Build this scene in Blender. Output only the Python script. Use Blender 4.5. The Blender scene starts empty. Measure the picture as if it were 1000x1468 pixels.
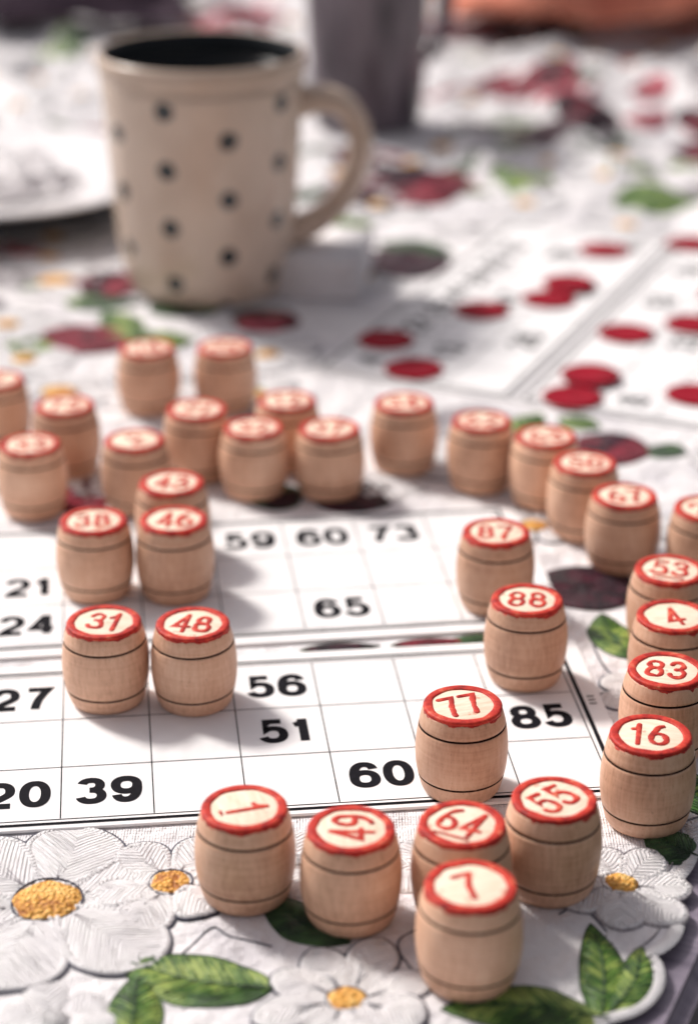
import bpy, bmesh, math, random
from mathutils import Vector, Matrix, noise
random.seed(7)
scene = bpy.context.scene
COL = scene.collection
# everything is laid out in centimetres and converted to metres at the end
CAM_H, PITCH, FPX = 27.9, math.radians(24.0), 3000.0
SP, CP = math.sin(PITCH), math.cos(PITCH)

def P(px, py, z=0.0):
    """survey of the table: photo measurement -> point on the horizontal plane z (cm)"""
    u = (px-500)/FPX; v = (py-734)/FPX
    t = (CAM_H-z)/(SP+v*CP)
    return Vector((t*u, t*(CP-v*SP), z))

def sstep(a, b, x):
    t = max(0.0, min(1.0, (x-a)/(b-a)))
    return t*t*(3-2*t)

# ------------------------------------------------------------------ materials
def newmat(name, col=(0.8,0.8,0.8), rough=0.5, spec=0.5):
    m = bpy.data.materials.new(name); m.use_nodes = True
    nt = m.node_tree; b = nt.nodes['Principled BSDF']
    b.inputs['Base Color'].default_value = (*col, 1)
    b.inputs['Roughness'].default_value = rough
    b.inputs['Specular IOR Level'].default_value = spec
    return m, nt, b

def N(nt, t, **kw):
    n = nt.nodes.new(t)
    for k, v in kw.items():
        if k in n.inputs.keys(): n.inputs[k].default_value = v
        else: setattr(n, k, v)
    return n

def math_node(nt, op, a, bb=None, cc=None):
    n = N(nt, 'ShaderNodeMath', operation=op)
    for i, q in enumerate((a, bb, cc)):
        if q is None: continue
        if isinstance(q, (int, float)): n.inputs[i].default_value = q
        else: nt.links.new(q, n.inputs[i])
    return n.outputs[0]

def mixcol(nt, fac, a, b):
    mx = nt.nodes.new('ShaderNodeMix'); mx.data_type = 'RGBA'
    nt.links.new(fac, mx.inputs['Factor'])
    for k, q in (('A',a),('B',b)):
        if isinstance(q, tuple): mx.inputs[k].default_value = (*q,1)
        else: nt.links.new(q, mx.inputs[k])
    return mx.outputs['Result']

def cm_coord(nt, scale=(1,1,1), rand=True):
    tc = nt.nodes.new('ShaderNodeTexCoord')
    mp = nt.nodes.new('ShaderNodeMapping')
    mp.inputs['Scale'].default_value = tuple(100*s for s in scale)
    nt.links.new(tc.outputs['Object'], mp.inputs['Vector'])
    if rand:
        oi = nt.nodes.new('ShaderNodeObjectInfo')
        mu = N(nt, 'ShaderNodeMath', operation='MULTIPLY'); mu.inputs[1].default_value = 83.0
        nt.links.new(oi.outputs['Random'], mu.inputs[0])
        nt.links.new(mu.outputs[0], mp.inputs['Location'])
    return mp.outputs[0]

def ramp(nt, fac, stops):
    r = nt.nodes.new('ShaderNodeValToRGB')
    els = r.color_ramp.elements
    while len(els) < len(stops): els.new(0.5)
    for e, (p, c) in zip(els, stops):
        e.position = p; e.color = (*c, 1)
    nt.links.new(fac, r.inputs[0])
    return r.outputs[0]

def noise_tex(nt, vec, scale, detail=4, rough=0.55):
    n = nt.nodes.new('ShaderNodeTexNoise')
    n.inputs['Scale'].default_value = scale
    n.inputs['Detail'].default_value = detail
    n.inputs['Roughness'].default_value = rough
    nt.links.new(vec, n.inputs['Vector'])
    return n.outputs['Fac']

def bump(nt, b, h, strength, dist_cm, prev=None):
    bp = nt.nodes.new('ShaderNodeBump')
    bp.inputs['Strength'].default_value = strength
    bp.inputs['Distance'].default_value = dist_cm*0.01
    nt.links.new(h, bp.inputs['Height'])
    if prev: nt.links.new(prev, bp.inputs['Normal'])
    nt.links.new(bp.outputs[0], b.inputs['Normal'])
    return bp.outputs[0]

def red_col(nt, f):
    return ramp(nt, f, [(0.30,(0.18,0.010,0.010)),(0.46,(0.46,0.024,0.016)),(0.60,(0.60,0.055,0.030)),(0.73,(0.70,0.27,0.15))])
def mat_wood():
    m, nt, b = newmat('turned_beech_wood', rough=0.45, spec=0.4)
    v = cm_coord(nt, (7, 7, 1.3)); f = noise_tex(nt, v, 1.6, 6, 0.6)
    v2 = cm_coord(nt, (0.5, 0.5, 12)); f2 = noise_tex(nt, v2, 1.0, 3)
    v3 = cm_coord(nt, (1, 1, 1)); f3 = noise_tex(nt, v3, 0.7, 2)
    mx = math_node(nt, 'MULTIPLY_ADD', f2, 0.6, f)
    m2 = math_node(nt, 'MULTIPLY_ADD', f3, 0.9, mx)
    dv = math_node(nt, 'MULTIPLY', m2, 0.4)
    c = ramp(nt, dv, [(0.32,(0.47,0.25,0.155)),(0.5,(0.68,0.41,0.275)),(0.68,(0.80,0.54,0.385))])
    vp = cm_coord(nt, (9,9,2.2)); fp = noise_tex(nt, vp, 2.6, 2, 0.5)
    pore = math_node(nt, 'GREATER_THAN', fp, 0.69)
    pm_ = math_node(nt, 'MULTIPLY', pore, 0.45)
    c = mixcol(nt, pm_, c, (0.28,0.13,0.075))
    oi = nt.nodes.new('ShaderNodeObjectInfo')
    hs = nt.nodes.new('ShaderNodeHueSaturation')
    mr = nt.nodes.new('ShaderNodeMapRange'); mr.inputs['To Min'].default_value=0.82; mr.inputs['To Max'].default_value=1.12
    nt.links.new(oi.outputs['Random'], mr.inputs['Value'])
    nt.links.new(mr.outputs[0], hs.inputs['Value']); nt.links.new(c, hs.inputs['Color'])
    tc = nt.nodes.new('ShaderNodeTexCoord'); sp = nt.nodes.new('ShaderNodeSeparateXYZ'); nt.links.new(tc.outputs['Object'], sp.inputs[0])
    z = math_node(nt, 'MULTIPLY', sp.outputs[2], 100.0)
    vs = cm_coord(nt, (1,1,1)); fs = noise_tex(nt, vs, 2.4, 4, 0.6)
    lvl = math_node(nt, 'MULTIPLY_ADD', fs, 0.36, z)
    mask = math_node(nt, 'GREATER_THAN', lvl, 2.45)
    vr = cm_coord(nt); fr = noise_tex(nt, vr, 3.5, 6, 0.65)
    c2 = mixcol(nt, mask, hs.outputs[0], red_col(nt, fr))
    nt.links.new(c2, b.inputs['Base Color'])
    bump(nt, b, mx, 0.4, 0.015)
    return m
def mat_burn():
    m, nt, b = newmat('burnt_groove', (0.03,0.015,0.012), 0.9, 0.05)
    v = cm_coord(nt); f = noise_tex(nt, v, 2.5, 4)
    c = ramp(nt, f, [(0.35,(0.008,0.004,0.005)),(0.62,(0.03,0.014,0.012)),(0.76,(0.30,0.17,0.11))])
    nt.links.new(c, b.inputs['Base Color'])
    return m
def mat_red(name='red_paint'):
    m, nt, b = newmat(name, rough=0.55, spec=0.25)
    v = cm_coord(nt); f = noise_tex(nt, v, 3.5, 6, 0.65)
    nt.links.new(red_col(nt, f), b.inputs['Base Color'])
    bump(nt, b, f, 0.6, 0.025)
    return m
def mat_face():
    m, nt, b = newmat('pale_end_grain', rough=0.6, spec=0.2)
    v = cm_coord(nt, (1,5,1)); f = noise_tex(nt, v, 2.0, 5)
    c = ramp(nt, f, [(0.3,(0.78,0.58,0.43)),(0.55,(0.86,0.71,0.56)),(0.8,(0.90,0.79,0.66))])
    vs = cm_coord(nt); fs = noise_tex(nt, vs, 2.2, 4, 0.6)
    st = math_node(nt, 'MULTIPLY', math_node(nt, 'GREATER_THAN', fs, 0.65), 0.5)
    c = mixcol(nt, st, c, (0.62,0.16,0.09))
    nt.links.new(c, b.inputs['Base Color'])
    bump(nt, b, f, 0.5, 0.025)
    return m
def mat_card():
    m, nt, b = newmat('card_paper', rough=0.6, spec=0.15)
    v = cm_coord(nt); f = noise_tex(nt, v, 0.35, 3)
    c = ramp(nt, f, [(0.3,(0.79,0.78,0.785)),(0.7,(0.86,0.85,0.85))])
    f2 = noise_tex(nt, v, 30, 3)
    nt.links.new(c, b.inputs['Base Color'])
    nb = bump(nt, b, f2, 0.1, 0.01)
    bump(nt, b, f, 0.8, 0.3, nb)
    return m
def mat_ink():
    m, nt, b = newmat('printing_ink', rough=0.7, spec=0.08)
    v = cm_coord(nt); f = noise_tex(nt, v, 8, 5)
    c = ramp(nt, f, [(0.3,(0.004,0.004,0.006)),(0.75,(0.010,0.009,0.014))])
    nt.links.new(c, b.inputs['Base Color'])
    return m
def mat_cotton():
    m, nt, b = newmat('white_cotton', rough=0.85, spec=0.15)
    v = cm_coord(nt, rand=False)
    f = noise_tex(nt, v, 0.3, 6, 0.6)
    c = ramp(nt, f, [(0.32,(0.64,0.62,0.65)),(0.54,(0.85,0.83,0.835))])
    nt.links.new(c, b.inputs['Base Color'])
    b.inputs['Sheen Weight'].default_value = 0.05
    w1 = N(nt, 'ShaderNodeTexWave', bands_direction='X'); w1.inputs['Scale'].default_value = 4.5; w1.inputs['Distortion'].default_value = 0.6
    w2 = N(nt, 'ShaderNodeTexWave', bands_direction='Y'); w2.inputs['Scale'].default_value = 4.5; w2.inputs['Distortion'].default_value = 0.6
    nt.links.new(v, w1.inputs['Vector']); nt.links.new(v, w2.inputs['Vector'])
    mu = math_node(nt, 'ADD', w1.outputs['Fac'], w2.outputs['Fac'])
    nb = bump(nt, b, mu, 0.6, 0.022)
    f3 = noise_tex(nt, v, 1.1, 5)
    bump(nt, b, f3, 1.0, 0.34, nb)
    return m
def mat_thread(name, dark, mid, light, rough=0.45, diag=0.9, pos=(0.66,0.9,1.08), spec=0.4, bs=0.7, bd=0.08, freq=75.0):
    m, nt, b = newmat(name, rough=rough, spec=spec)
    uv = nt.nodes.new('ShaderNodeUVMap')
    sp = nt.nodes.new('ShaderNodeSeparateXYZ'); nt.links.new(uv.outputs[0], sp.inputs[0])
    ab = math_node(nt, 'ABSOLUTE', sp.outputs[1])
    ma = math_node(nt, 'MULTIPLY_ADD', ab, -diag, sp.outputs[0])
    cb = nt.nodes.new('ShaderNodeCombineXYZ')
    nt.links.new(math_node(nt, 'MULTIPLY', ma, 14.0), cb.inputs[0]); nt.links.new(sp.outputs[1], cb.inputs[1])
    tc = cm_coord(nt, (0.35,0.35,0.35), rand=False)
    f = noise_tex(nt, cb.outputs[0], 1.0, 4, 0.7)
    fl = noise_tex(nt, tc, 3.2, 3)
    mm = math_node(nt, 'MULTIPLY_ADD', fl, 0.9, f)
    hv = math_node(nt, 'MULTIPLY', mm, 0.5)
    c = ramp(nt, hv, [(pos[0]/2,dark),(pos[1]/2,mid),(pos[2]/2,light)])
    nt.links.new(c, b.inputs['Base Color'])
    sn = math_node(nt, 'SINE', math_node(nt, 'MULTIPLY', ma, freq))
    nb = bump(nt, b, sn, bs, 0.022)
    bump(nt, b, f, 1.0, bd, nb)
    b.inputs['Sheen Weight'].default_value = 0.05
    return m
def mat_knots(name='yellow_knots'):
    m, nt, b = newmat(name, rough=0.6)
    v = cm_coord(nt, rand=False)
    vo = nt.nodes.new('ShaderNodeTexVoronoi'); vo.inputs['Scale'].default_value = 9.0
    nt.links.new(v, vo.inputs['Vector'])
    f = noise_tex(nt, v, 1.8, 4, 0.65)
    mm = math_node(nt, 'MULTIPLY_ADD', vo.outputs['Distance'], -0.35, f)
    c = ramp(nt, mm, [(0.12,(0.36,0.12,0.012)),(0.30,(0.74,0.36,0.055)),(0.5,(0.86,0.55,0.17))])
    nt.links.new(c, b.inputs['Base Color'])
    bump(nt, b, vo.outputs['Distance'], 1.0, -0.09)
    return m
def simple(name, c1, c2, scale, rough=0.5, spec=0.5, bmp=0.0, bd=0.05, stretch=(1,1,1)):
    m, nt, b = newmat(name, rough=rough, spec=spec)
    v = cm_coord(nt, stretch); f = noise_tex(nt, v, scale, 5)
    c = ramp(nt, f, [(0.3,c1),(0.7,c2)])
    nt.links.new(c, b.inputs['Base Color'])
    if bmp: bump(nt, b, f, bmp, bd)
    return m
def mat_mug():
    m, nt, b = newmat('dotted_stoneware_glaze', rough=0.22, spec=0.5)
    tc = nt.nodes.new('ShaderNodeTexCoord')
    sp = nt.nodes.new('ShaderNodeSeparateXYZ'); nt.links.new(tc.outputs['Object'], sp.inputs[0])
    M = lambda op,a,bb=None,cc=None: math_node(nt, op, a, bb, cc)
    ang = M('ARCTAN2', sp.outputs[0], M('MULTIPLY', sp.outputs[1], -1.0))   # 0 towards -Y
    k = M('DIVIDE', M('SUBTRACT', ang, math.radians(18)), math.radians(36))
    kr = M('ROUND', k)
    dk = M('MULTIPLY', M('SUBTRACT', k, kr), math.radians(36)*4.0)
    odd = M('ABSOLUTE', M('MODULO', kr, 2.0))
    z = M('MULTIPLY', sp.outputs[2], 100.0)
    zz = M('DIVIDE', M('SUBTRACT', M('SUBTRACT', z, 2.42), M('MULTIPLY', odd, 1.225)), 2.45)
    dz = M('MULTIPLY', M('SUBTRACT', zz, M('ROUND', zz)), 2.45)
    d = M('SQRT', M('ADD', M('MULTIPLY', dk, dk), M('MULTIPLY', dz, dz)))
    v = cm_coord(nt, rand=False); wob = noise_tex(nt, v, 2.0, 2)
    d2 = M('ADD', d, M('MULTIPLY', M('SUBTRACT', wob, 0.5), 0.15))
    mask = M('MULTIPLY', M('LESS_THAN', d2, 0.39), M('LESS_THAN', z, 9.0))
    v2 = cm_coord(nt, (0.5,0.5,0.4), rand=False); st = noise_tex(nt, v2, 1.0, 4)
    base = ramp(nt, st, [(0.3,(0.57,0.45,0.36)),(0.7,(0.67,0.545,0.445))])
    c = mixcol(nt, mask, base, (0.02,0.028,0.032))
    nt.links.new(c, b.inputs['Base Color'])
    bump(nt, b, st, 0.2, 0.05)
    return m

WOOD, BURN, RED, FACE = mat_wood(), mat_burn(), mat_red(), mat_face()
CARD, INK = mat_card(), mat_ink()
COTTON = mat_cotton()
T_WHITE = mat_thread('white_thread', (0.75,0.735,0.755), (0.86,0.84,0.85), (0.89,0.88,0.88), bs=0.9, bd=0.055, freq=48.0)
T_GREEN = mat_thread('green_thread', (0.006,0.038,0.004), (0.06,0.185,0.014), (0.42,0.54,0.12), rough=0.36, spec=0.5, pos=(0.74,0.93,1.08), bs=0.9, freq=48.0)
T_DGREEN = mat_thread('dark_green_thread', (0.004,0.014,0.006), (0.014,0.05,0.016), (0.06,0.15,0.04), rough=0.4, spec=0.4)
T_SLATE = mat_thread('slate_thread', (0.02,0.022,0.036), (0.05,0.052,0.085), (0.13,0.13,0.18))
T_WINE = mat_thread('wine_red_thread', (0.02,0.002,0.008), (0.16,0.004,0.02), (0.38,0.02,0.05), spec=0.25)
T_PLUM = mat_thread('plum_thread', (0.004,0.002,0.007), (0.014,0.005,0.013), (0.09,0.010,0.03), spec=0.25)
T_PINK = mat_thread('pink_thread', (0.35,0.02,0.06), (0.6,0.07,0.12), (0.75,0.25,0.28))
T_GREY = mat_thread('grey_thread_and_shade', (0.16,0.14,0.17), (0.34,0.31,0.34), (0.6,0.57,0.58))  # grey trim thread; on the leaf motifs the grey is painted shade
KNOT = mat_knots()
MUG = mat_mug()

# ------------------------------------------------------------------ mesh helpers
def mk_mesh(name, verts, faces, mats, midx=None, uvs=None, smooth=True):
    me = bpy.data.meshes.new(name)
    me.from_pydata([tuple(v) for v in verts], [], faces)
    for m in mats: me.materials.append(m)
    if midx: me.polygons.foreach_set('material_index', midx)
    me.polygons.foreach_set('use_smooth', [smooth]*len(me.polygons))
    if uvs is not None:
        ul = me.uv_layers.new(name='UVMap')
        li = [0]*len(me.loops); me.loops.foreach_get('vertex_index', li)
        flat = []
        for i in li: flat += [uvs[i][0], uvs[i][1]]
        ul.data.foreach_set('uv', flat)
    me.update()
    return me
def add(name, data, loc=(0,0,0), rotz=0.0, parent=None, label=None, category=None, group=None, kind=None):
    o = bpy.data.objects.new(name, data)
    o.location = loc; o.rotation_euler = (0,0,rotz)
    COL.objects.link(o)
    if parent: o.parent = parent
    if label: o['label'] = label
    if category: o['category'] = category
    if group: o['group'] = group
    if kind: o['kind'] = kind
    return o
def lathe(name, prof, seg, mats, pmat=None, wob=None):
    verts, faces, mi = [], [], []
    rings = []
    for k, (r, z) in enumerate(prof):
        if r <= 1e-6:
            verts.append((0,0,z)); rings.append([len(verts)-1])
        else:
            idx = []
            for s in range(seg):
                a = 2*math.pi*s/seg
                rr, zz = wob(r, z, a) if wob else (r, z)
                verts.append((rr*math.cos(a), rr*math.sin(a), zz)); idx.append(len(verts)-1)
            rings.append(idx)
    for k in range(len(rings)-1):
        A, B = rings[k], rings[k+1]
        for s in range(seg):
            t = (s+1) % seg
            if len(A) == 1 and len(B) == 1: continue
            if len(A) == 1: faces.append((A[0], B[t], B[s]))
            elif len(B) == 1: faces.append((A[s], A[t], B[0]))
            else: faces.append((A[s], A[t], B[t], B[s]))
            mi.append(pmat[k] if pmat else 0)
    return mk_mesh(name, verts, faces, mats, mi)

def tube(path, radii, seg=14, flat=1.0):
    verts, faces = [], []
    n = len(path)
    for i, p in enumerate(path):
        a = path[max(0,i-1)]; b = path[min(n-1,i+1)]
        t = (b-a).normalized()
        side = Vector((0,1,0)); up = t.cross(side).normalized(); side = up.cross(t).normalized()
        for s in range(seg):
            an = 2*math.pi*s/seg
            verts.append(p + side*math.cos(an)*radii[i]*flat + up*math.sin(an)*radii[i])
    for i in range(n-1):
        for s in range(seg):
            t2 = (s+1) % seg
            faces.append((i*seg+s, i*seg+t2, (i+1)*seg+t2, (i+1)*seg+s))
    faces.append(tuple(range(seg))[::-1]); faces.append(tuple((n-1)*seg+s for s in range(seg)))
    return verts, faces

# ------------------------------------------------------------------ numerals drawn as strokes
def arc(cx, cy, rx, ry, a0, a1, n=18, p=2.25):
    out = []
    for i in range(n+1):
        a = math.radians(a0+(a1-a0)*i/n); c, s = math.cos(a), math.sin(a)
        e = 2.0/p
        out.append((cx+rx*math.copysign(abs(c)**e, c), cy+ry*math.copysign(abs(s)**e, s)))
    return out
def bez(p0,p1,p2,p3,n=14):
    return [tuple((1-t)**3*a+3*(1-t)**2*t*b+3*(1-t)*t*t*c+t**3*d for a,b,c,d in zip(p0,p1,p2,p3)) for t in [i/n for i in range(n+1)]]
SIX = [(arc(.5,.305,.5,.305,0,360,40)[:-1],True), (bez((0.0,.32),(-.03,.72),(.14,1.0),(.54,1.0),18)+bez((.54,1.0),(.76,1.0),(.92,.92),(.95,.77),8)[1:],False)]
# open-armed six / nine for the small stamped numerals
SIX_OPEN = [(arc(.5,.29,.5,.29,0,360,40)[:-1],True), (bez((0.0,.30),(.0,.66),(.22,.92),(.72,1.06),18),False)]
GL = {
 '0':[(arc(.5,.5,.5,.5,0,360,48)[:-1],True)],
 '1':[([(.18,.77),(.40,.80),(.56,.90),(.60,1.04)],False),([(.62,1.07),(.62,-.08)],False)],
 '2':[(arc(.49,.70,.47,.30,170,-20,22)+bez((.95,.60),(.86,.40),(.16,.28),(.03,0.0),12)[1:]+[(1.0,0.0)],False)],
 '3':[(arc(.47,.765,.42,.235,165,-90,22)[:-1]+[(.50,.53),(.40,.53)],False),(arc(.47,.265,.49,.265,90,-168,26),False)],
 '4':[([(1.08,.24),(0.0,.24),(.70,1.02)],False),([(.74,1.08),(.74,-.08)],False)],
 '5':[([(.92,1.0),(.20,1.0),(.10,.53)]+arc(.47,.32,.51,.32,138,-160,28)[1:],False)],
 '6':SIX,
 '7':[([(0.0,1.0),(1.0,1.0)]+bez((1.0,1.0),(.62,.62),(.42,.36),(.36,-.08),12)[1:],False)],
 '8':[(arc(.5,.765,.42,.235,0,360,34)[:-1],True),(arc(.5,.265,.5,.265,0,360,36)[:-1],True)],
 '9':[([(1-x,1-y) for x,y in pts],cl) for pts,cl in SIX],
}
GS = dict(GL); GS['6'] = SIX_OPEN; GS['9'] = [([(1-x,1-y) for x,y in pts],cl) for pts,cl in SIX_OPEN]
_tc = {}
def number_mesh(s, dw, dh, t, gap, dome, mat, under=False):
    key = (s,dw,dh,t,gap,dome,under)
    if key in _tc: return _tc[key]
    vs, fs = [], []
    x0 = 0.0; k = 0
    jobs = []
    G = GS if dome else GL
    for ch in s:
        wch = dw*(0.62 if ch == '1' else 1.0); off = -0.25*dw if ch == '1' else 0.0
        for pts, closed in G[ch]: jobs.append(([Vector((x0+off+x*dw, y*dh)) for x,y in pts], closed, t))
        x0 += wch + t + gap
    if under:
        wtot = x0-t-gap
        jobs.append(([Vector((0.05,-t*1.4)),Vector((wtot-0.05,-t*1.4))], False, t*0.6))
    for q, closed, tw in jobs:
            wid = [1.0]*len(q)
            if dome: # slightly irregular, as stamped by hand
                q = [p+Vector((noise.noise(Vector((p.x*4,p.y*4,len(s)+ord(s[0]))))*0.04, noise.noise(Vector((p.x*4,p.y*4,9+ord(s[-1]))))*0.04)) for p in q]
                wid = [1.0+0.4*noise.noise(Vector((p.x*6,p.y*6,3+ord(s[0])))) for p in q]
            if dome and not closed:
                a = (q[0]-q[1]).normalized(); b = (q[-1]-q[-2]).normalized()
                st = [(0.5,0.87),(0.8,0.6),(0.95,0.3),(1.0,0.02)]
                q = [q[0]+a*(tw/2*e) for e,_ in reversed(st)] + q + [q[-1]+b*(tw/2*e) for e,_ in st]
                wid = [w for _,w in reversed(st)] + wid + [w for _,w in st]
            n = len(q); rows = []
            prof = (-1,-0.75,-0.35,0.35,0.75,1) if dome else (-1,1)
            for i in range(n):
                pa = q[(i-1)%n] if (closed or i>0) else None
                pb = q[(i+1)%n] if (closed or i<n-1) else None
                d1 = (q[i]-pa).normalized() if pa is not None and (q[i]-pa).length>1e-7 else None
                d2 = (pb-q[i]).normalized() if pb is not None and (pb-q[i]).length>1e-7 else None
                if d1 is None: d1 = d2
                if d2 is None: d2 = d1
                tt = (d1+d2).normalized(); nn = Vector((-tt.y,tt.x)); mit = min(1.8, 1/max(0.3, nn.dot(Vector((-d1.y,d1.x)))))
                row = []
                for pr in prof:
                    c = q[i]+nn*(pr*tw/2*mit*wid[i])
                    z = k*0.002 + (dome*math.sqrt(max(0,1-(abs(pr))**3))*min(1,wid[i]*1.2) if dome else 0.0)
                    row.append(len(vs)); vs.append((c.x,c.y,z))
                rows.append(row)
            for i in range(n if closed else n-1):
                A, Bq = rows[i], rows[(i+1)%n]
                for j in range(len(prof)-1): fs.append((A[j],Bq[j],Bq[j+1],A[j+1]))
            k += 1
    xs = [v[0] for v in vs]; ys = [v[1] for v in vs]
    cx, cy = (min(xs)+max(xs))/2, (min(ys)+max(ys))/2
    vs = [(a-cx,b-cy,c) for a,b,c in vs]
    me = mk_mesh('number_'+s, vs, fs, [mat], smooth=bool(dome))
    bm = bmesh.new(); bm.from_mesh(me)
    for f in bm.faces:
        if f.normal.z < 0: f.normal_flip()
    bm.to_mesh(me); bm.free()
    _tc[key] = me
    return me

# ------------------------------------------------------------------ layout data
def rot2(a, x, y): return Vector((x*math.cos(a)-y*math.sin(a), x*math.sin(a)+y*math.cos(a)))
CARDS = []
def card_def(ref, refcell, ang, cw, rh, nums, label, mb=0.42, mt=0.42, right=0.75):
    a = math.radians(ang)
    lc = rot2(a, (refcell[0]-0.5)*cw, (3-refcell[1]+0.5)*rh)
    CARDS.append(dict(o=Vector(ref)-lc, a=a, cw=cw, rh=rh, nums=nums, label=label, m=mb, mt=mt, r=right))
card_def((-2.06,50.70), (6,1), 6.4, 2.30, 2.47,
   [(3,1,'27'),(6,1,'56'),(6,2,'51'),(9,2,'85'),(3,3,'20'),(4,3,'39'),(7,3,'60'),(1,2,'5'),(2,1,'14')],
   'white printed lotto card with black numbers lying on embroidered tablecloth', mt=0.68)
card_def((-0.27,55.52), (7,3), 7.2, 2.32, 2.52,
   [(6,1,'59'),(7,1,'60'),(8,1,'73'),(3,2,'21'),(3,3,'24'),(7,3,'65'),(1,1,'3'),(2,3,'17')],
   'white printed lotto card under several wooden barrels on the tablecloth', mb=0.72)
aa = math.radians(66); C0 = Vector((5.97,72.8))
ex = Vector((math.cos(aa), math.sin(aa))); ey = Vector((-math.sin(aa), math.cos(aa)))
card_def(tuple(C0+ex*(0.5+1.17)+ey*(0.45+1.2)), (1,3), 66, 2.34, 2.4,
   [(1,1,'4'),(2,2,'13'),(3,3,'26'),(4,1,'35'),(5,2,'47'),(6,3,'54'),(7,1,'62'),(8,2,'78'),(9,3,'81'),(5,1,'41'),(3,1,'22'),(8,1,'70'),(6,1,'50')],
   'white lotto card with red round markers on its printed cells')
card_def(tuple(C0+ex*(0.5+1.17)-ey*(0.65+6.0)), (1,3), 66, 2.34, 2.4,
   [(1,2,'8'),(2,1,'19'),(2,3,'12'),(4,2,'33'),(5,3,'44'),(6,2,'58'),(7,3,'69'),(8,1,'74'),(9,2,'90'),(4,1,'30'),(6,1,'52')],
   'white lotto card with a few red round markers on top')
CARD_TOP = 0.10

def in_card(x, y, pad=0.0):
    for c in CARDS:
        r = rot2(-c['a'], x-c['o'].x, y-c['o'].y)
        if -0.42-pad < r.x < 9*c['cw']+c['r']+pad and -c['m']-pad < r.y < 3*c['rh']+c['mt']+pad:
            return True
    return False

B = [
 (674,1268,'7',22),(350,1154,'1',-72),(503,1183,'49',88),(664,1178,'64',-26),(792,1144,'55',42),
 (932,1052,'16',-10),(663,1008,'77',20),(755,859,'88',-6),(711,760,'87',-3),(275,891,'48',-8),
 (150,888,'31',-8),(248,745,'46',0),(135,743,'38',4),(246,691,'43',-4),(960,815,'53',-14),
 (965,881,'4',14),(955,960,'83',-12),(1013,728,'29',20),(895,706,'67',5),(838,663,'50',-4),
 (782,622,'63',8),(690,600,'62',-6),(579,575,'34',3),(472,610,'37',-6),(363,609,'32',0),
 (411,570,'12',8),(282,585,'21',-15),(193,628,'2',25),(43,634,'33',6),(93,580,'75',0),
 (-6,541,'9',0),(211,496,'18',10),(322,494,'26',-12),
]
BH = 2.4
BAR = []
for (px, py, s, r) in B:
    p = P(px, py, BH+0.03)
    z = 0.02
    if any(in_card(p.x+1.0*math.cos(a), p.y+1.0*math.sin(a)) for a in [k*0.785 for k in range(8)]) or in_card(p.x,p.y):
        p = P(px, py, BH+CARD_TOP); z = CARD_TOP
    BAR.append([p.x, p.y, z, s, r])
for i in range(len(BAR)):
    for j in range(i):
        d = math.hypot(BAR[i][0]-BAR[j][0], BAR[i][1]-BAR[j][1])
        if d < 2.38:
            dx, dy = (BAR[i][0]-BAR[j][0])/d, (BAR[i][1]-BAR[j][1])/d
            k = (2.39-d)/2
            BAR[i][0] += dx*k; BAR[i][1] += dy*k; BAR[j][0] -= dx*k; BAR[j][1] -= dy*k

MUG_P = Vector((-6.1, 86.6)); CUP_P = Vector((1.0,116.0)); PLATE_P = Vector((-17.2,98.8))
NAP_P = P(462,425)
FLAT = [(MUG_P.x,MUG_P.y,3.6,7.0),(CUP_P.x,CUP_P.y,4.0,8.0),(PLATE_P.x,PLATE_P.y,8.0,11.0),(NAP_P.x,NAP_P.y+1.0,3.2,5.0)]
FLAT += [(b[0],b[1],1.2,2.2) for b in BAR]

R0 = Vector((5.98,36.0)); TD = Vector((0.40,0.9165)).normalized(); TN = Vector((-TD.y,TD.x))
R0 = R0 + TN*0.65
def cloth_h(x, y):
    n1 = noise.noise(Vector((x*0.33, y*0.33, 1.3)))
    n2 = noise.noise(Vector((x*0.95, y*0.95, 7.7)))
    near = -0.14+0.09*n1+0.085*n2
    amp = sstep(90,112,y)*0.75 + 0.3*sstep(9,17,abs(x+2))*sstep(60,75,y)
    amp = min(1.0, amp)
    f = 0.0
    if amp > 0:
        a = noise.noise(Vector((x*0.16+3, y*0.10, 4.2)))
        c = noise.noise(Vector((x*0.09-y*0.05, y*0.11+x*0.05, 9.1)))
        f = amp*(1.3*(1-abs(a)*2.2)**2 if abs(a)<0.45 else 0) + amp*max(0,c)*1.6 + amp*0.55*noise.noise(Vector((x*.5,y*.4,2)))
        f = max(0.0, f)
    k = 1.0
    for (fx,fy,r1,r2) in FLAT:
        dx = x-fx; dy = y-fy
        if abs(dx) < r2 and abs(dy) < r2:
            k = min(k, sstep(r1, r2, math.hypot(dx,dy)))
    if y < 102:
        for c in CARDS:
            r = rot2(-c['a'], x-c['o'].x, y-c['o'].y)
            L = 9*c['cw']; Wd = 3*c['rh']
            ddx = max(-0.42-r.x, r.x-L-c['r'], 0); ddy = max(-c['m']-r.y, r.y-Wd-c['mt'], 0)
            d = math.hypot(ddx, ddy)
            if d < 3: k = min(k, sstep(0.1, 3, d))
    if k <= 0: return -0.02
    return (near+f)*k + (-0.02)*(1-k)

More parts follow.
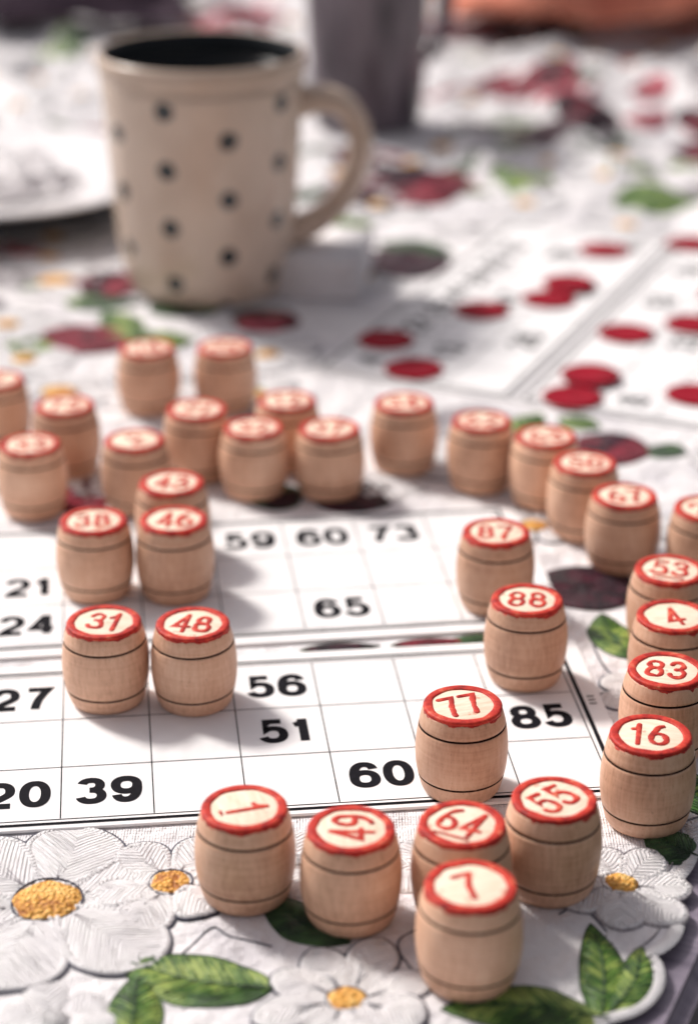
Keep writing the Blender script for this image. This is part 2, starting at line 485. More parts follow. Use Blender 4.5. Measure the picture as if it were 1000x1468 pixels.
# ------------------------------------------------------------------ tablecloth (one mesh, embroidery included)
V, F, MI, UV = [], [], [], []
def frange(a, b, s):
    out = []
    while a < b-1e-6: out.append(a); a += s
    return out
ds = frange(-15,32,0.3)+frange(32,165,1.0)+[165]
ns = frange(0,22,0.3)+frange(22,92,1.0)+[92]
def scal(d): return 0.55*abs(math.sin(math.pi*d/2.7))**0.7 + 0.35*math.sin(d*0.7)
def tpt(d, n):
    nn = n - scal(d)*max(0.0, 1-n/3.0)
    return R0 + TD*d + TN*nn
for d in ds:
    for n in ns:
        q = tpt(d, n); V.append(Vector((q.x,q.y,cloth_h(q.x,q.y)))); UV.append((q.x,q.y))
W = len(ns)
for i in range(len(ds)-1):
    for j in range(W-1):
        F.append((i*W+j, i*W+j+1, (i+1)*W+j+1, (i+1)*W+j)[::-1]); MI.append(0)

def addgrid(rows, mi, uvrows):
    base = len(V); w = len(rows[0])
    for r, ur in zip(rows, uvrows):
        for p, u in zip(r, ur): V.append(p); UV.append(u)
    for i in range(len(rows)-1):
        for j in range(w-1):
            F.append((base+i*w+j, base+i*w+j+1, base+(i+1)*w+j+1, base+(i+1)*w+j)); MI.append(mi)
def ribbon(pts, wid, mi, hh=0.03, z0=0.0, closed=False):
    rows, uvs = [], []
    L = 0; n = len(pts)
    for i in range(n+(1 if closed else 0)):
        p = pts[i % n]; a = pts[(i-1) % n] if (closed or i>0) else p; b = pts[(i+1) % n] if (closed or i<n-1) else p
        t = (b-a); t = t.normalized() if t.length>1e-6 else Vector((1,0)); s = Vector((-t.y,t.x))
        if i: L += (pts[i % n]-pts[(i-1) % n]).length
        h = cloth_h(p.x,p.y)
        row, ur = [], []
        for k in (-1,-0.6,0,0.6,1):
            q = p + s*(k*wid/2)
            row.append(Vector((q.x,q.y,h+z0+0.004+hh*math.sqrt(max(0,1-k*k))))); ur.append((L,k*wid/2))
        rows.append(row); uvs.append(ur)
    addgrid(rows, mi, uvs)
def leafshape(u): return (math.sin(math.pi*u**0.85))**0.75 if 0<u<1 else 0.0
def petalshape(u):
    if u<=0: return 0.22
    return 0.22*(1-u)+ (math.sin(math.pi*min(1,u**1.55)))**0.6*1.0 if u<1 else 0.0
def patch(base, ang, L, Wd, mi, thick, shape, bend=0.0, outline=None, ow=0.05, vein=None, lift=0.0, n=16, m=5, satin=0, detail=True):
    ca, sa = math.cos(ang), math.sin(ang)
    if not detail: n, m = 8, 2
    rows, uvs, left, right, mid = [], [], [], [], []
    for i in range(n+1):
        u = i/n; w = Wd/2*shape(u); row, ur = [], []
        for j in range(-m, m+1):
            v = j/m
            lx = u*L; ly = v*w + bend*math.sin(math.pi*u)*L
            x = base.x+lx*ca-ly*sa; y = base.y+lx*sa+ly*ca
            e = (1-v*v)**0.5 * min(1, 5*u, 5*(1-u)) if 0<u<1 else 0
            crease = 0.35*math.exp(-(v*5)**2) if vein is not None else 0
            puck = (0.035*noise.noise(Vector((x*2.6,y*2.6,3))) if detail else 0)*e
            row.append(Vector((x,y,cloth_h(x,y)+0.010+lift+thick*e*(1-crease)+puck))); ur.append((lx, v*w))
        rows.append(row); uvs.append(ur)
        left.append(rows[-1][0].xy.copy()); right.append(rows[-1][-1].xy.copy()); mid.append(rows[-1][m].xy.copy())
    addgrid(rows, mi, uvs)
    if outline is not None:
        loop = left+right[::-1]
        ribbon(loop, ow, outline, 0.03+lift, 0.0, closed=True)
        if satin:
            c = sum(loop, Vector((0,0)))/len(loop)
            ins = [p+(c-p).normalized()*0.12 for p in loop]
            ribbon(ins, 0.19, 1, 0.05, 0.02+lift, closed=True)
    if vein is not None:
        ribbon(mid[:-2], 0.06, vein, 0.02, thick*0.75+lift)
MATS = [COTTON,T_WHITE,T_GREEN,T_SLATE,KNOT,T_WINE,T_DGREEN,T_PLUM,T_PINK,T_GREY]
def disc(c, r, mi, h, z0=0.0):
    rows, uvs = [], []
    h0 = cloth_h(c.x,c.y)
    for i in range(7):
        rr = r*i/6; row, ur = [], []
        for s in range(25):
            a = 2*math.pi*s/24
            k = 1+0.05*math.sin(5*a+c.x)
            x, y = c.x+rr*k*math.cos(a), c.y+rr*k*math.sin(a)
            row.append(Vector((x,y,h0+z0+h*math.sqrt(max(0,1-(i/6)**2))+0.015*noise.noise(Vector((x*5,y*5,1)))))); ur.append((rr,a))
        rows.append(row[::-1]); uvs.append(ur)
    addgrid(rows, mi, uvs)
def daisy(c, r, R, n, rot=0.0, pw=None, mi=1, outl=3, veins=True, core=4, thick=0.075, satin=0, detail=True):
    pw = pw or 2*math.pi*(R*0.62)/n*1.02
    for k in range(n):
        a = rot+2*math.pi*k/n+random.uniform(-.09,.09)
        LL = (R-r*0.6)*random.uniform(0.85,1.1)
        b = Vector((c.x+math.cos(a)*r*0.6, c.y+math.sin(a)*r*0.6))
        patch(b, a, LL, pw*random.uniform(.88,1.08), mi, thick, petalshape, random.uniform(-.05,.05), outl, 0.07, satin=satin, detail=detail, lift=0.007*k)
        if veins:
            for off in (-0.13,0.0,0.12):
                e = 0.36+random.uniform(-.08,.14)
                pts = [b + Vector((math.cos(a+off*t/e), math.sin(a+off*t/e)))*(LL*t) for t in (0.15,0.22,0.30,e)]
                ribbon(pts, 0.03, outl if n>6 else 9, 0.02, thick*0.9+0.007*k)
    disc(c, r, core, 0.14, 0.06)
    if detail: ribbon([c+Vector((math.cos(a),math.sin(a)))*r*1.03 for a in [k*math.pi/12 for k in range(24)]], 0.06, outl, 0.03, 0.07, closed=True)
def leaf_pp(a, b, wd, mi=2, bend=0.05, lift=0.0):
    A = P(*a).xy; Bq = P(*b).xy; d = Bq-A; ang = math.atan2(d.y,d.x)
    patch(A, ang, d.length, wd, mi, 0.11, leafshape, bend, 6, 0.06, 6, lift)
    if A.y < 50:
        ca, sa = math.cos(ang), math.sin(ang); L = d.length
        for u in (0.15,0.25,0.35,0.45,0.55,0.65,0.74):
            for sgn in (-1,1):
                w = wd/2*leafshape(min(.97,u+.12))*0.82
                p0 = (u*L, bend*math.sin(math.pi*u)*L); p1 = ((u+.13)*L, bend*math.sin(math.pi*u)*L+sgn*w)
                pts = [Vector((A.x+(p0[0]+(p1[0]-p0[0])*t)*ca-(p0[1]+(p1[1]-p0[1])*t)*sa, A.y+(p0[0]+(p1[0]-p0[0])*t)*sa+(p0[1]+(p1[1]-p0[1])*t)*ca)) for t in (0,.33,.66,1)]
                ribbon(pts, 0.035, 6, 0.02, 0.09)
def leaf(A, ang, L, wd, mi=2, bend=0.05):
    patch(A, ang, L, wd, mi, 0.07, leafshape, bend, 6, 0.05, None, detail=False)
def pansy(c, R, mi=5, core=7, rot=0.0, detail=True):
    for k in range(5):
        a = rot+2*math.pi*k/5
        patch(Vector((c.x,c.y)), a, R*random.uniform(.85,1.1), R*1.15, mi if k%2==0 else core, 0.08, petalshape, 0.0, core, 0.07, None, 0.01*k, detail=detail)
    disc(c, R*0.16, 7, 0.06, 0.11)

daisy(P(68,1288).xy, 0.80, 3.6, 6, math.radians(22), satin=1)
daisy(P(245,1265).xy, 0.50, 1.95, 6, math.radians(10), satin=1)
daisy(P(497,1428).xy, 0.44, 2.15, 8, math.radians(20), satin=1)
daisy(P(888,1267).xy, 0.43, 1.9, 7, math.radians(5), satin=1, outl=9)
leaf_pp((392,1412),(162,1366),1.75, 2, 0.06)
leaf_pp((178,1500),(196,1392),1.25, 2, -0.03)
leaf_pp((500,1352),(378,1282),1.25, 6, 0.06)
leaf_pp((862,1452),(846,1322),1.05, 2, -0.05)
leaf_pp((872,1448),(918,1352),0.95, 2, -0.08)
leaf_pp((872,1456),(632,1446),1.5, 2, -0.05)
leaf_pp((905,945),(862,878),1.3, 2, 0.05)
leaf_pp((1000,1225),(925,1195),1.3, 6, 0.05)
leaf_pp((1020,1170),(975,1100),1.2, 2, 0.05)
leaf_pp((905,930),(842,900),1.0, 6, 0.02)
pansy(P(838,842).xy, 1.65, 7, 7, 0.4)
daisy(P(930,1000).xy, 0.4, 1.6, 6, 0.2, satin=1)
# hints of embroidery in the narrow gap between the two nearer cards
for px,py,mi in [(430,932,7),(560,925,5),(640,919,6)]:
    q = P(px,py).xy; leaf(q, 0.12, 2.3, 0.5, mi, 0.02)
pansy(P(872,640).xy, 1.6, 5, 7, 0.2); leaf_pp((925,640),(985,652),1.4,6); leaf_pp((830,640),(870,690),1.2,2)
leaf_pp((740,620),(775,592),1.3,2); leaf_pp((800,600),(860,612),1.2,2)
pansy(P(125,482).xy, 1.9, 5, 5); leaf_pp((80,485),(5,500),2.2,2); leaf_pp((180,490),(280,482),2.2,2)
pansy(P(112,712).xy, 1.3, 5, 5); pansy(P(505,712).xy, 1.4, 7, 7); pansy(P(395,712).xy,1.0,7,6)
daisy(P(85,560).xy, 0.7, 2.2, 6); daisy(P(765,756).xy, 0.45, 1.5, 6)
pansy(P(262,440).xy, 1.5, 6, 6, 1.0); leaf_pp((330,455),(420,448),1.4,6); leaf_pp((200,470),(150,445),1.6,2)
pansy(P(572,270).xy, 4.2, 5, 7, 0.3); pansy(P(565,375).xy, 2.4, 7, 7, 0.1); pansy(P(545,235).xy, 3.2, 7, 5)
leaf_pp((430,330),(535,318),3.0,2); leaf_pp((545,345),(650,365),2.0,6); leaf_pp((470,345),(520,330),1.8,2)
pansy(P(705,132).xy, 3.6, 5, 5); pansy(P(778,146).xy, 3.0, 8, 5); pansy(P(812,192).xy, 3.4, 7, 7)
pansy(P(910,185).xy, 2.0, 8, 8); leaf_pp((880,300),(1010,290),3.6,2); leaf_pp((735,275),(775,248),3.2,2)
leaf_pp((700,235),(630,250),3.2,6); pansy(P(640,60).xy, 4.0, 5, 5); pansy(P(335,36).xy, 4.4, 5, 8)
pansy(P(770,60).xy,4.0,7,7); pansy(P(690,190).xy,2.4,9,6); leaf_pp((640,100),(720,92),4.0,2); leaf_pp((820,240),(880,215),3.0,6)
daisy(P(640,215).xy,0.8,3.4,6); daisy(P(880,230).xy,0.8,3.2,6); daisy(P(80,400).xy,0.8,2.6,6)
daisy(P(730,80).xy,0.8,4,6); daisy(P(900,110).xy,0.8,4,6)
leaf_pp((20,395),(60,420),1.4,2); pansy(P(30,360).xy,1.3,8,5)
leaf_pp((350,540),(300,545),1.4,2); leaf_pp((360,550),(400,575),1.2,2)
def stem(pts, mi=3, wd=0.07):
    q = [P(*p).xy for p in pts]; out = []
    for i in range(len(q)-1):
        p0=q[max(0,i-1)];p1=q[i];p2=q[i+1];p3=q[min(len(q)-1,i+2)]
        for k in range(8):
            t=k/8
            out.append(0.5*((2*p1)+(p2-p0)*t+(2*p0-5*p1+4*p2-p3)*t*t+(3*p1-p0-3*p2+p3)*t**3))
    out.append(q[-1]); ribbon(out, wd, mi, 0.025)
stem([(385,1412),(420,1390),(470,1370),(560,1372)],6)
stem([(870,1450),(820,1465),(780,1490)],6)
stem([(10,1400),(60,1440),(140,1450),(230,1470)],3)
stem([(575,1205),(590,1225),(600,1260)],6)
stem([(865,890),(850,920),(870,960),(905,980)],3)
stem([(860,1000),(852,1040),(862,1080)],3)
stem([(240,1380),(300,1330),(330,1340),(390,1350)],3,0.05)
stem([(600,1330),(570,1350),(590,1390)],3,0.05)
stem([(800,1310),(830,1300),(870,1330)],3,0.05)
placed = [P(*p).xy for p in [(68,1288),(245,1265),(497,1428),(888,1267),(275,1395),(860,1390)]]
big = [P(*p).xy for p in [(572,262),(705,132),(778,146),(812,192),(910,185),(125,482),(640,215),(880,230),(565,372),(945,295),(480,325)]]
for k in range(3200):
    d = random.uniform(-14,150); n = random.uniform(1.5,88)
    q = tpt(d,n)
    if abs(q.x) > 0.2*q.y+5 and random.random() < 0.8: continue
    if any((q-p).length < (2.9 if q.y<50 else (2.8 if q.y<90 else 2.9)) for p in placed): continue
    if any((q-p).length < 2.8 for p in big): continue
    if in_card(q.x,q.y,1.2): continue
    if any((q-Vector((b[0],b[1]))).length < 1.6 for b in BAR): continue
    if any((q-m).length < 4.4 for m in (MUG_P,CUP_P)) or (q-PLATE_P).length < 5: continue
    placed.append(q)
    c = random.random()
    if q.y < 66:
        daisy(q, 0.3, 1.4, 6, random.random()*6, mi=1, outl=1, veins=False, core=1, thick=0.08, detail=q.y<60)
    elif c < 0.40: daisy(q, 0.5, 2.4, 6, random.random()*6, veins=False, detail=False)
    elif c < 0.46: pansy(q, 1.9, 5, 7, random.random()*6, detail=False)
    elif c < 0.51: pansy(q, 1.3, 8, 5, random.random()*6, detail=False)
    elif c < 0.56: pansy(q, 1.6, 9, 9, random.random()*6, detail=False)
    elif c < 0.61: pansy(q, 1.6, 7, 6, random.random()*6, detail=False)
    elif c < 0.85:
        a = random.random()*6.28
        leaf(q, a, 3.2, 1.7, random.choice([2,2,6,6,9])); leaf(q, a+0.9, 2.6, 1.4, random.choice([2,9]))
    else: daisy(q, 0.4, 2.2, 6, random.random()*6, mi=1, outl=9, veins=False, core=9, detail=False)
hem = [tpt(-15+k*0.12, 0.12) for k in range(int(90/0.12))] + [tpt(75+k*0.5, 0.12) for k in range(170)]
ribbon(hem, 0.34, 1, 0.06)
hem2 = [tpt(-15+k*0.12, 0.42) for k in range(int(90/0.12))]
ribbon(hem2, 0.06, 9, 0.03)
cl = mk_mesh('tablecloth', V, F, MATS, MI, UV)
add('tablecloth', cl, label='white embroidered tablecloth with daisies, green leaves and wine red flowers', category='tablecloth')

# ------------------------------------------------------------------ table and ground
def box_mesh(name, x0,x1,y0,y1,z0,z1, mat, bev=0.0):
    bm = bmesh.new(); bmesh.ops.create_cube(bm, size=1)
    for v in bm.verts:
        v.co = Vector((x0+(v.co.x+.5)*(x1-x0), y0+(v.co.y+.5)*(y1-y0), z0+(v.co.z+.5)*(z1-z0)))
    if bev: bmesh.ops.bevel(bm, geom=bm.edges[:], offset=bev, segments=3, affect='EDGES')
    me = bpy.data.meshes.new(name); bm.to_mesh(me); bm.free(); me.materials.append(mat)
    for p in me.polygons: p.use_smooth = False
    return me
TABLEM = simple('grey_lilac_varnished_wood', (0.16,0.135,0.18), (0.30,0.26,0.32), 0.8, 0.4, 0.5, 0.3, 0.05, (8,0.5,1))
ta = math.atan2(TD.y, TD.x)
table = add('garden_table', None, (R0.x,R0.y,-75), ta, label='long grey garden table covered with white tablecloth', category='table')
add('tabletop', box_mesh('tabletop',-17,168,-1.5,95,72.2,74.62,TABLEM,0.35), parent=table)
for (lx,ly) in ((-10,5),(160,5),(-10,88),(160,88)):
    add('leg', box_mesh('leg',lx-2.5,lx+2.5,ly-2.5,ly+2.5,0,72.2,TABLEM,0.3), parent=table)
GR = simple('grass_and_earth', (0.03,0.045,0.02), (0.07,0.085,0.04), 0.12, 0.95, 0.1, 0.8, 1.5)
add('ground', mk_mesh('ground', [(-3000,-3000,-75),(3000,-3000,-75),(3000,3000,-75),(-3000,3000,-75)], [(0,1,2,3)], [GR], smooth=False), kind='structure')

# ------------------------------------------------------------------ cards
def quad(vs, fs, x0,y0,x1,y1,z):
    b = len(vs); vs += [(x0,y0,z),(x1,y0,z),(x1,y1,z),(x0,y1,z)]; fs.append((b,b+1,b+2,b+3))
for ci, c in enumerate(CARDS):
    L = 9*c['cw']; Wd = 3*c['rh']
    e = add('lotto_card', None, (c['o'].x,c['o'].y,0.0), c['a'], label=c['label'], category='lotto card', group='lotto cards lying on the tablecloth')
    add('card_sheet', box_mesh('card_sheet', -0.42, L+c['r'], -c['m'], Wd+c['mt'], 0.0, CARD_TOP-0.02, CARD, 0.015), parent=e)
    vs, fs = [], []
    z = CARD_TOP-0.012
    w = 0.03 if ci < 2 else 0.045
    for k in range(1,9): quad(vs,fs, k*c['cw']-w/2, 0.03, k*c['cw']+w/2, Wd-0.03, z)
    for k in range(1,3):
        for q in range(9):
            quad(vs,fs, q*c['cw']+w/2, k*c['rh']-w/2, (q+1)*c['cw']-w/2, k*c['rh']+w/2, z)
    def frame(o, t):
        quad(vs,fs,-o,-o,L+o,-o+t,z); quad(vs,fs,-o,Wd+o-t,L+o,Wd+o,z)
        quad(vs,fs,-o,-o+t,-o+t,Wd+o-t,z); quad(vs,fs,L+o-t,-o+t,L+o,Wd+o-t,z)
    frame(0.03,0.035); frame(0.25,0.12)
    for k in range(6): quad(vs,fs,L+0.36,0.6+k*0.28,L+0.56,0.66+k*0.28,z)
    for k in range(3): quad(vs,fs,L+0.36,4.2+k*0.2,L+0.56,4.27+k*0.2,z)
    add('printed_grid', mk_mesh('printed_grid', vs, fs, [INK], smooth=False), parent=e)
    for (col,row,s) in c['nums']:
        me = number_mesh(s, 0.54, 1.0, 0.245, 0.085, 0.0, INK)
        add('printed_number', me, ((col-0.5)*c['cw']+0.05, (3-row+0.5)*c['rh'], z), parent=e)

# ------------------------------------------------------------------ lotto barrels
def rad(z): return 1.165-0.205*((z-1.18)/1.2)**2
prof = [(0,0),(0.88,0),(0.94,0.02),(0.975,0.07)]
pm = [0,0,0]
zs = []
for z in [0.16,0.28,0.38,0.44]: zs.append((z,0,0))
for g in (0.50,1.88):
    zs += [(g-0.028,0,0),(g-0.017,0.030,1),(g+0.017,0.030,1),(g+0.028,0,1)]
    if g < 1: zs += [(z,0,0) for z in [0.62,0.78,0.95,1.1,1.25,1.4,1.55,1.68,1.78]]
for z in [1.96,2.05,2.15,2.24]: zs.append((z,0,0))
for (z,dep,mi) in zs:
    prof.append((rad(z)-dep, z)); pm.append(mi)
prof += [(rad(2.29),2.29),(0.9,2.295),(0,2.295)]; pm += [0,0,0]
rt = rad(2.30)
rim_prof = [(0.77,2.297),(rt+0.004,2.297),(rt+0.002,2.355),(rt-0.022,2.386),(rt-0.06,2.395),(0.82,2.392),(0.79,2.386),(0.775,2.372),(0.77,2.297)]
bodies, rims = [], []
for vi in range(5):
    def wb(r, z, a, s=vi*7.3):
        k = 1+0.010*noise.noise(Vector((math.cos(a)*1.2, math.sin(a)*1.2, z*1.1+s)))
        groove = 0.02*math.sin(a+s)*(1 if 0.4<z<2.0 else 0)
        return r*k, z+groove
    bodies.append(lathe('barrel_body', prof, 56, [WOOD,BURN], pm, wb))
    def wr(r, z, a, s=vi*3.1):
        n1 = noise.noise(Vector((math.cos(a)*2.2, math.sin(a)*2.2, s)))
        if r < 0.84: r = r + 0.045*n1 - 0.004
        if z > 2.38: z += 0.005*noise.noise(Vector((math.cos(a)*3*r, math.sin(a)*3*r, s+4)))
        return r, z
    rims.append(lathe('painted_rim', rim_prof, 64, [RED], None, wr))
face_me = lathe('number_face', [(0,2.297),(0.805,2.297),(0.805,2.352),(0.785,2.358),(0,2.358)], 48, [FACE])
for i, (x,y,z,s,r) in enumerate(BAR):
    on = 'standing on a lotto card' if z > 0.05 else 'on the embroidered tablecloth'
    e = add('lotto_barrel', None, (x,y,z), math.radians(r),
        label='wooden lotto barrel numbered %s %s' % (s, on),
        category='lotto barrel', group='wooden lotto barrels on the table')
    e.scale = (random.uniform(0.985,1.012),)*2+(random.uniform(0.975,1.02),)
    a = random.random()*6.28
    add('barrel_body', bodies[i%5], (0,0,0), a, e)
    add('painted_rim', rims[(i*3)%5], (0,0,0), a+1, e)
    add('number_face', face_me, (0,0,0), 0, e)
    nm = number_mesh(s, 0.36, 0.80, 0.148, 0.06, 0.020, RED, under=s in ('1','64','53'))
    add('number', nm, (random.uniform(-.03,.03),random.uniform(-.03,.03),2.359), 0, e)

# ------------------------------------------------------------------ red markers
CHIP = simple('crimson_plastic', (0.20,0.001,0.010), (0.34,0.002,0.018), 1.2, 0.6, 0.12)
chip_me = lathe('marker_chip', [(0,0),(1.08,0),(1.13,0.03),(1.13,0.10),(1.08,0.13),(0.85,0.13),(0.79,0.115),(0,0.115)], 40, [CHIP])
for (px,py,lv) in [(553,485,0),(593,527,0),(690,443,0),(786,427,0),(815,408,1),(865,357,0),(897,476,0),(820,567,0),(846,540,1),(990,348,0),(992,463,0),(997,564,0),(1040,420,0)]:
    p = P(px,py,0.2)
    add('marker_chip', chip_me, (p.x,p.y,CARD_TOP-0.012+0.002+lv*0.132), random.random()*6,
        label='round crimson plastic marker lying on a lotto card' if not lv else 'round crimson marker overlapping another on a lotto card',
        category='marker chip', group='crimson markers on the lotto cards')

# ------------------------------------------------------------------ spotted mug
DARKIN = simple('dark_teal_glaze', (0.003,0.006,0.008), (0.008,0.012,0.015), 1.0, 0.4, 0.25)
CREAM = simple('stoneware_glaze', (0.50,0.385,0.30), (0.60,0.48,0.39), 0.6, 0.25, 0.5, 0.2, 0.05)
mug = add('spotted_mug', None, (MUG_P.x,MUG_P.y,0.0), 0, label='cream stoneware mug with dark polka dots and dark inside', category='mug')
MS = 1.045
def msc(pr): return [(r*MS, z*1.03) for r,z in pr]
mp = [(0,0.12),(2.5,0.12),(2.62,0),(2.85,0),(3.05,0.12),(3.28,0.6),(3.44,1.3),(3.60,2.4),(3.73,4),(3.84,5.6),(3.94,7.2),(4.01,8.6),(4.04,8.95)]
add('mug_body', lathe('mug_body', msc(mp+[(3.74,8.95),(3.6,6),(3.4,3),(3.0,1.0),(2.0,0.6),(0,0.55)]), 72, [MUG,DARKIN], [0]*12+[0]+[1]*6), parent=mug)
add('mug_lip', lathe('mug_lip', msc([(3.745,8.955),(4.045,8.955),(4.10,9.1),(4.15,9.35),(4.17,9.65),(4.13,9.84),(4.04,9.93),(3.93,9.9),(3.86,9.8),(3.8,9.4),(3.745,8.955)]), 72, [CREAM,DARKIN], [0]*7+[1]*3), parent=mug)
hp = []
ctrl = [Vector((3.9,0,7.9)),Vector((4.9,0,8.1)),Vector((6.0,0,7.7)),Vector((6.6,0,6.5)),Vector((6.45,0,5.1)),Vector((5.8,0,3.8)),Vector((4.8,0,2.9)),Vector((3.5,0,2.3))]
for i in range(len(ctrl)-1):
    p0=ctrl[max(0,i-1)];p1=ctrl[i];p2=ctrl[i+1];p3=ctrl[min(len(ctrl)-1,i+2)]
    for k in range(6):
        t=k/6; hp.append(0.5*((2*p1)+(p2-p0)*t+(2*p0-5*p1+4*p2-p3)*t*t+(3*p1-p0-3*p2+p3)*t**3))
hp.append(ctrl[-1])
rr = [0.52+0.16*abs(1-2*i/(len(hp)-1))**2 for i in range(len(hp))]
hv, hf = tube(hp, rr, 16, 1.4)
add('handle', mk_mesh('handle', hv, hf, [CREAM]), (0,0,0), math.radians(6), mug)

# ------------------------------------------------------------------ grey cup behind
GREYC = simple('mauve_grey_glaze', (0.02,0.014,0.022), (0.24,0.195,0.225), 0.5, 0.3, 0.5, stretch=(1.3,1.3,0.35))
cup = add('grey_cup', None, (CUP_P.x,CUP_P.y,0), 0, label='tall mauve grey ceramic cup standing on the tablecloth', category='cup')
add('cup_body', lathe('cup_body', [(0,0.1),(2.3,0.1),(2.5,0),(2.8,0.1),(3.05,0.8),(3.2,2.5),(3.3,5),(3.38,8),(3.45,10.8),(3.42,11),(3.3,11),(3.22,10.8),(3.1,6),(2.9,1.2),(2.0,0.7),(0,0.6)], 64, [GREYC]), parent=cup)
hp2 = [Vector((3.2,0,8.6)),Vector((4.2,0,8.9)),Vector((5.1,0,8.3)),Vector((5.5,0,6.8)),Vector((5.2,0,5)),Vector((4.4,0,3.6)),Vector((3.0,0,3.0))]
hv, hf = tube(hp2, [0.45]*7, 14, 1.3)
add('handle', mk_mesh('handle', hv, hf, [GREYC]), (0,0,0), math.radians(35), cup)

# ------------------------------------------------------------------ white plate with napkin, over an added shade dish
PORC = simple('white_porcelain', (0.78,0.76,0.77), (0.84,0.82,0.82), 0.5, 0.12, 0.5)
PLATE_SHADE = simple('plate_shade_dark', (0.008,0.010,0.015), (0.025,0.027,0.036), 0.8, 0.25, 0.5)  # added dish, its near-black colour is the shade under the white plate
plp = [(0,0.25),(3.6,0.25),(3.8,0.0),(4.2,0.0),(4.4,0.35),(6.2,0.8),(8.3,1.25),(8.5,1.32),(8.4,1.45),(8.0,1.40),(6.0,1.0),(4.3,0.58),(3.6,0.5),(0,0.5)]
add('plate_shade_dish', lathe('plate_shade_dish', [(r*0.95,z) for r,z in plp], 80, [PLATE_SHADE]),
    (PLATE_P.x+0.2,PLATE_P.y-0.2,0.0), label='dark dish added as the shade underneath a white plate', category='plate')
add('white_plate', lathe('white_plate', plp, 80, [PORC]),
    (PLATE_P.x,PLATE_P.y,0.62), label='shallow white porcelain plate raised above the added shade dish', category='plate')
def crumple(name, w, l, h, seed, mat, n=46, fr=0.5, dome=0.0):
    vs, fs = [], []
    for i in range(n+1):
        for j in range(n+1):
            u = i/n-0.5; v = j/n-0.5
            x = u*w; y = v*l
            a = noise.noise(Vector((x*fr, y*fr, seed))); b = noise.noise(Vector((x*fr*2.3, y*fr*2.3, seed+5)))
            edge = min(1, 6*(0.5-abs(u)), 6*(0.5-abs(v))); edge = max(0, edge)
            z = h*(0.25+1.1*(1-min(1,abs(a)*2.6))*0.8+0.35*abs(b))*(0.25+0.75*edge)
            z += dome*(1-(2*u)**2)*(1-(2*v)**2)
            k = 1+0.12*noise.noise(Vector((u*4,v*4,seed+9)))
            vs.append((x*k, y*k, max(0.0, z)))
    m = n+1
    for i in range(n):
        for j in range(n): fs.append((i*m+j,(i+1)*m+j,(i+1)*m+j+1,i*m+j+1))
    base = len(vs)
    for i in range(m):
        for j in range(m):
            x,y,z = vs[i*m+j]; vs.append((x,y,max(-0.0,z-0.12)))
    for i in range(n):
        for j in range(n): fs.append(tuple(base+q for q in (i*m+j,i*m+j+1,(i+1)*m+j+1,(i+1)*m+j)))
    def wall(a,b): fs.append((a,b,b+base,a+base))
    for i in range(n):
        wall((i+1)*m,i*m); wall(i*m+n,(i+1)*m+n); wall(i,i+1); wall(n*m+i+1,n*m+i)
    return mk_mesh(name, vs, fs, [mat])
PAPER = simple('white_tissue', (0.74,0.71,0.72), (0.86,0.84,0.84), 0.6, 0.9, 0.1, 0.3, 0.1)
add('crumpled_napkin', crumple('crumpled_napkin', 8.6,8.2,0.8,3.1,PAPER,60,fr=0.75), (PLATE_P.x-0.3,PLATE_P.y+0.6,1.14), 0.5,
    label='crumpled white paper napkin lying on the plate', category='napkin')
def folded(name, w, l, layers, t, mat):
    bm = bmesh.new()
    for k in range(layers):
        r = bmesh.ops.create_cube(bm, size=1)
        ox, oy, an = random.uniform(-.08,.08), random.uniform(-.08,.08), random.uniform(-.04,.04)
        vs = r['verts']
        for v in vs:
            x, y = v.co.x*w, v.co.y*l
            v.co = Vector((x*math.cos(an)-y*math.sin(an)+ox, x*math.sin(an)+y*math.cos(an)+oy, k*(t+0.01)+(v.co.z+.5)*t))
        es = list({e for v in vs for e in v.link_edges})
        bmesh.ops.bevel(bm, geom=es, offset=t*0.35, segments=2, affect='EDGES')
    me = bpy.data.meshes.new(name); bm.to_mesh(me); bm.free(); me.materials.append(mat)
    for p in me.polygons: p.use_smooth = True
    return me
add('napkin_stack', folded('napkin_stack', 3.8,5.0,5,0.36,PAPER), (NAP_P.x,NAP_P.y+2.0,0.0), math.radians(-8),
    label='small stack of folded white napkins beside the mug', category='napkins')
ORG = simple('orange_cloth', (0.36,0.07,0.045), (0.80,0.33,0.22), 0.2, 0.9, 0.1, 0.4, 0.2)
add('orange_cloth', crumple('orange_cloth', 26,14,3.0,8.4,ORG,60,0.16,3.5), (18.9,142.0,2.0), math.radians(6),
    label='crumpled orange cloth heaped at the end of the table', category='cloth')
DKC = simple('dark_mauve', (0.03,0.02,0.03), (0.13,0.095,0.12), 0.2, 0.9, 0.1, 0.4, 0.2)  # dark mauve tone for the crumpled mass at the far left
add('dark_heap', crumple('dark_heap', 20,10,2.5,5.4,DKC,50,0.18,2.0), (-21,142,1.5), math.radians(5),
    label='dark mauve crumpled heap lying on the tablecloth', category='cloth')

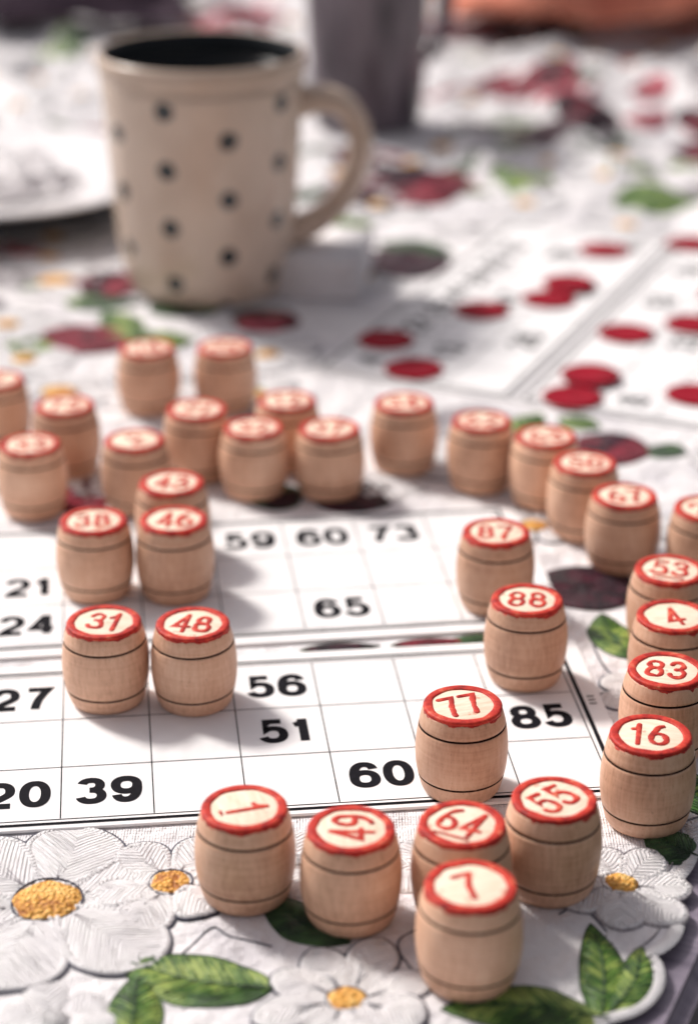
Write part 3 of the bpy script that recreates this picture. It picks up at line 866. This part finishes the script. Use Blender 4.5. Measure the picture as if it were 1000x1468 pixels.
# ------------------------------------------------------------------ cm -> m
for me in bpy.data.meshes: me.transform(Matrix.Scale(0.01,4))
for o in bpy.data.objects: o.location = o.location*0.01

# ------------------------------------------------------------------ light, camera
w = bpy.data.worlds.new('World'); scene.world = w; w.use_nodes = True
nt = w.node_tree; bg = nt.nodes['Background']
sky = nt.nodes.new('ShaderNodeTexSky'); sky.sky_type = 'NISHITA'; sky.sun_disc = False
EL = math.radians(44); AZ = math.atan2(-0.73,0.67)
sky.sun_elevation = EL; sky.sun_rotation = AZ; sky.dust_density = 4.0; sky.air_density = 0.8
hs = nt.nodes.new('ShaderNodeHueSaturation'); hs.inputs['Saturation'].default_value = 0.22
nt.links.new(sky.outputs[0], hs.inputs['Color'])
tint = nt.nodes.new('ShaderNodeMix'); tint.data_type = 'RGBA'; tint.blend_type = 'MULTIPLY'
tint.inputs['Factor'].default_value = 1.0; tint.inputs['B'].default_value = (1.0,0.94,0.96,1)
nt.links.new(hs.outputs[0], tint.inputs['A'])
nt.links.new(tint.outputs['Result'], bg.inputs['Color']); bg.inputs['Strength'].default_value = 0.118
sd = bpy.data.lights.new('sun','SUN'); sd.energy = 3.9; sd.angle = math.radians(9); sd.color = (1.0,0.945,0.885)
so = bpy.data.objects.new('sun', sd); COL.objects.link(so)
tr = Vector((0.73*math.cos(EL), -0.67*math.cos(EL), -math.sin(EL)))
so.rotation_euler = tr.to_track_quat('-Z','Y').to_euler(); so.location = (-1,1,1.5)
cd = bpy.data.cameras.new('camera'); co = bpy.data.objects.new('camera', cd); COL.objects.link(co)
co.location = (0,0,CAM_H*0.01); co.rotation_euler = (math.radians(90)-PITCH,0,0)
cd.sensor_fit = 'VERTICAL'; cd.sensor_height = 36; cd.sensor_width = 24; cd.lens = 36*FPX/1468
cd.clip_start = 0.01; cd.clip_end = 100
cd.dof.use_dof = True; cd.dof.focus_distance = 0.522; cd.dof.aperture_fstop = 7.2
scene.camera = co
scene.view_settings.view_transform = 'Standard'; scene.view_settings.look = 'None'; scene.view_settings.exposure = 0
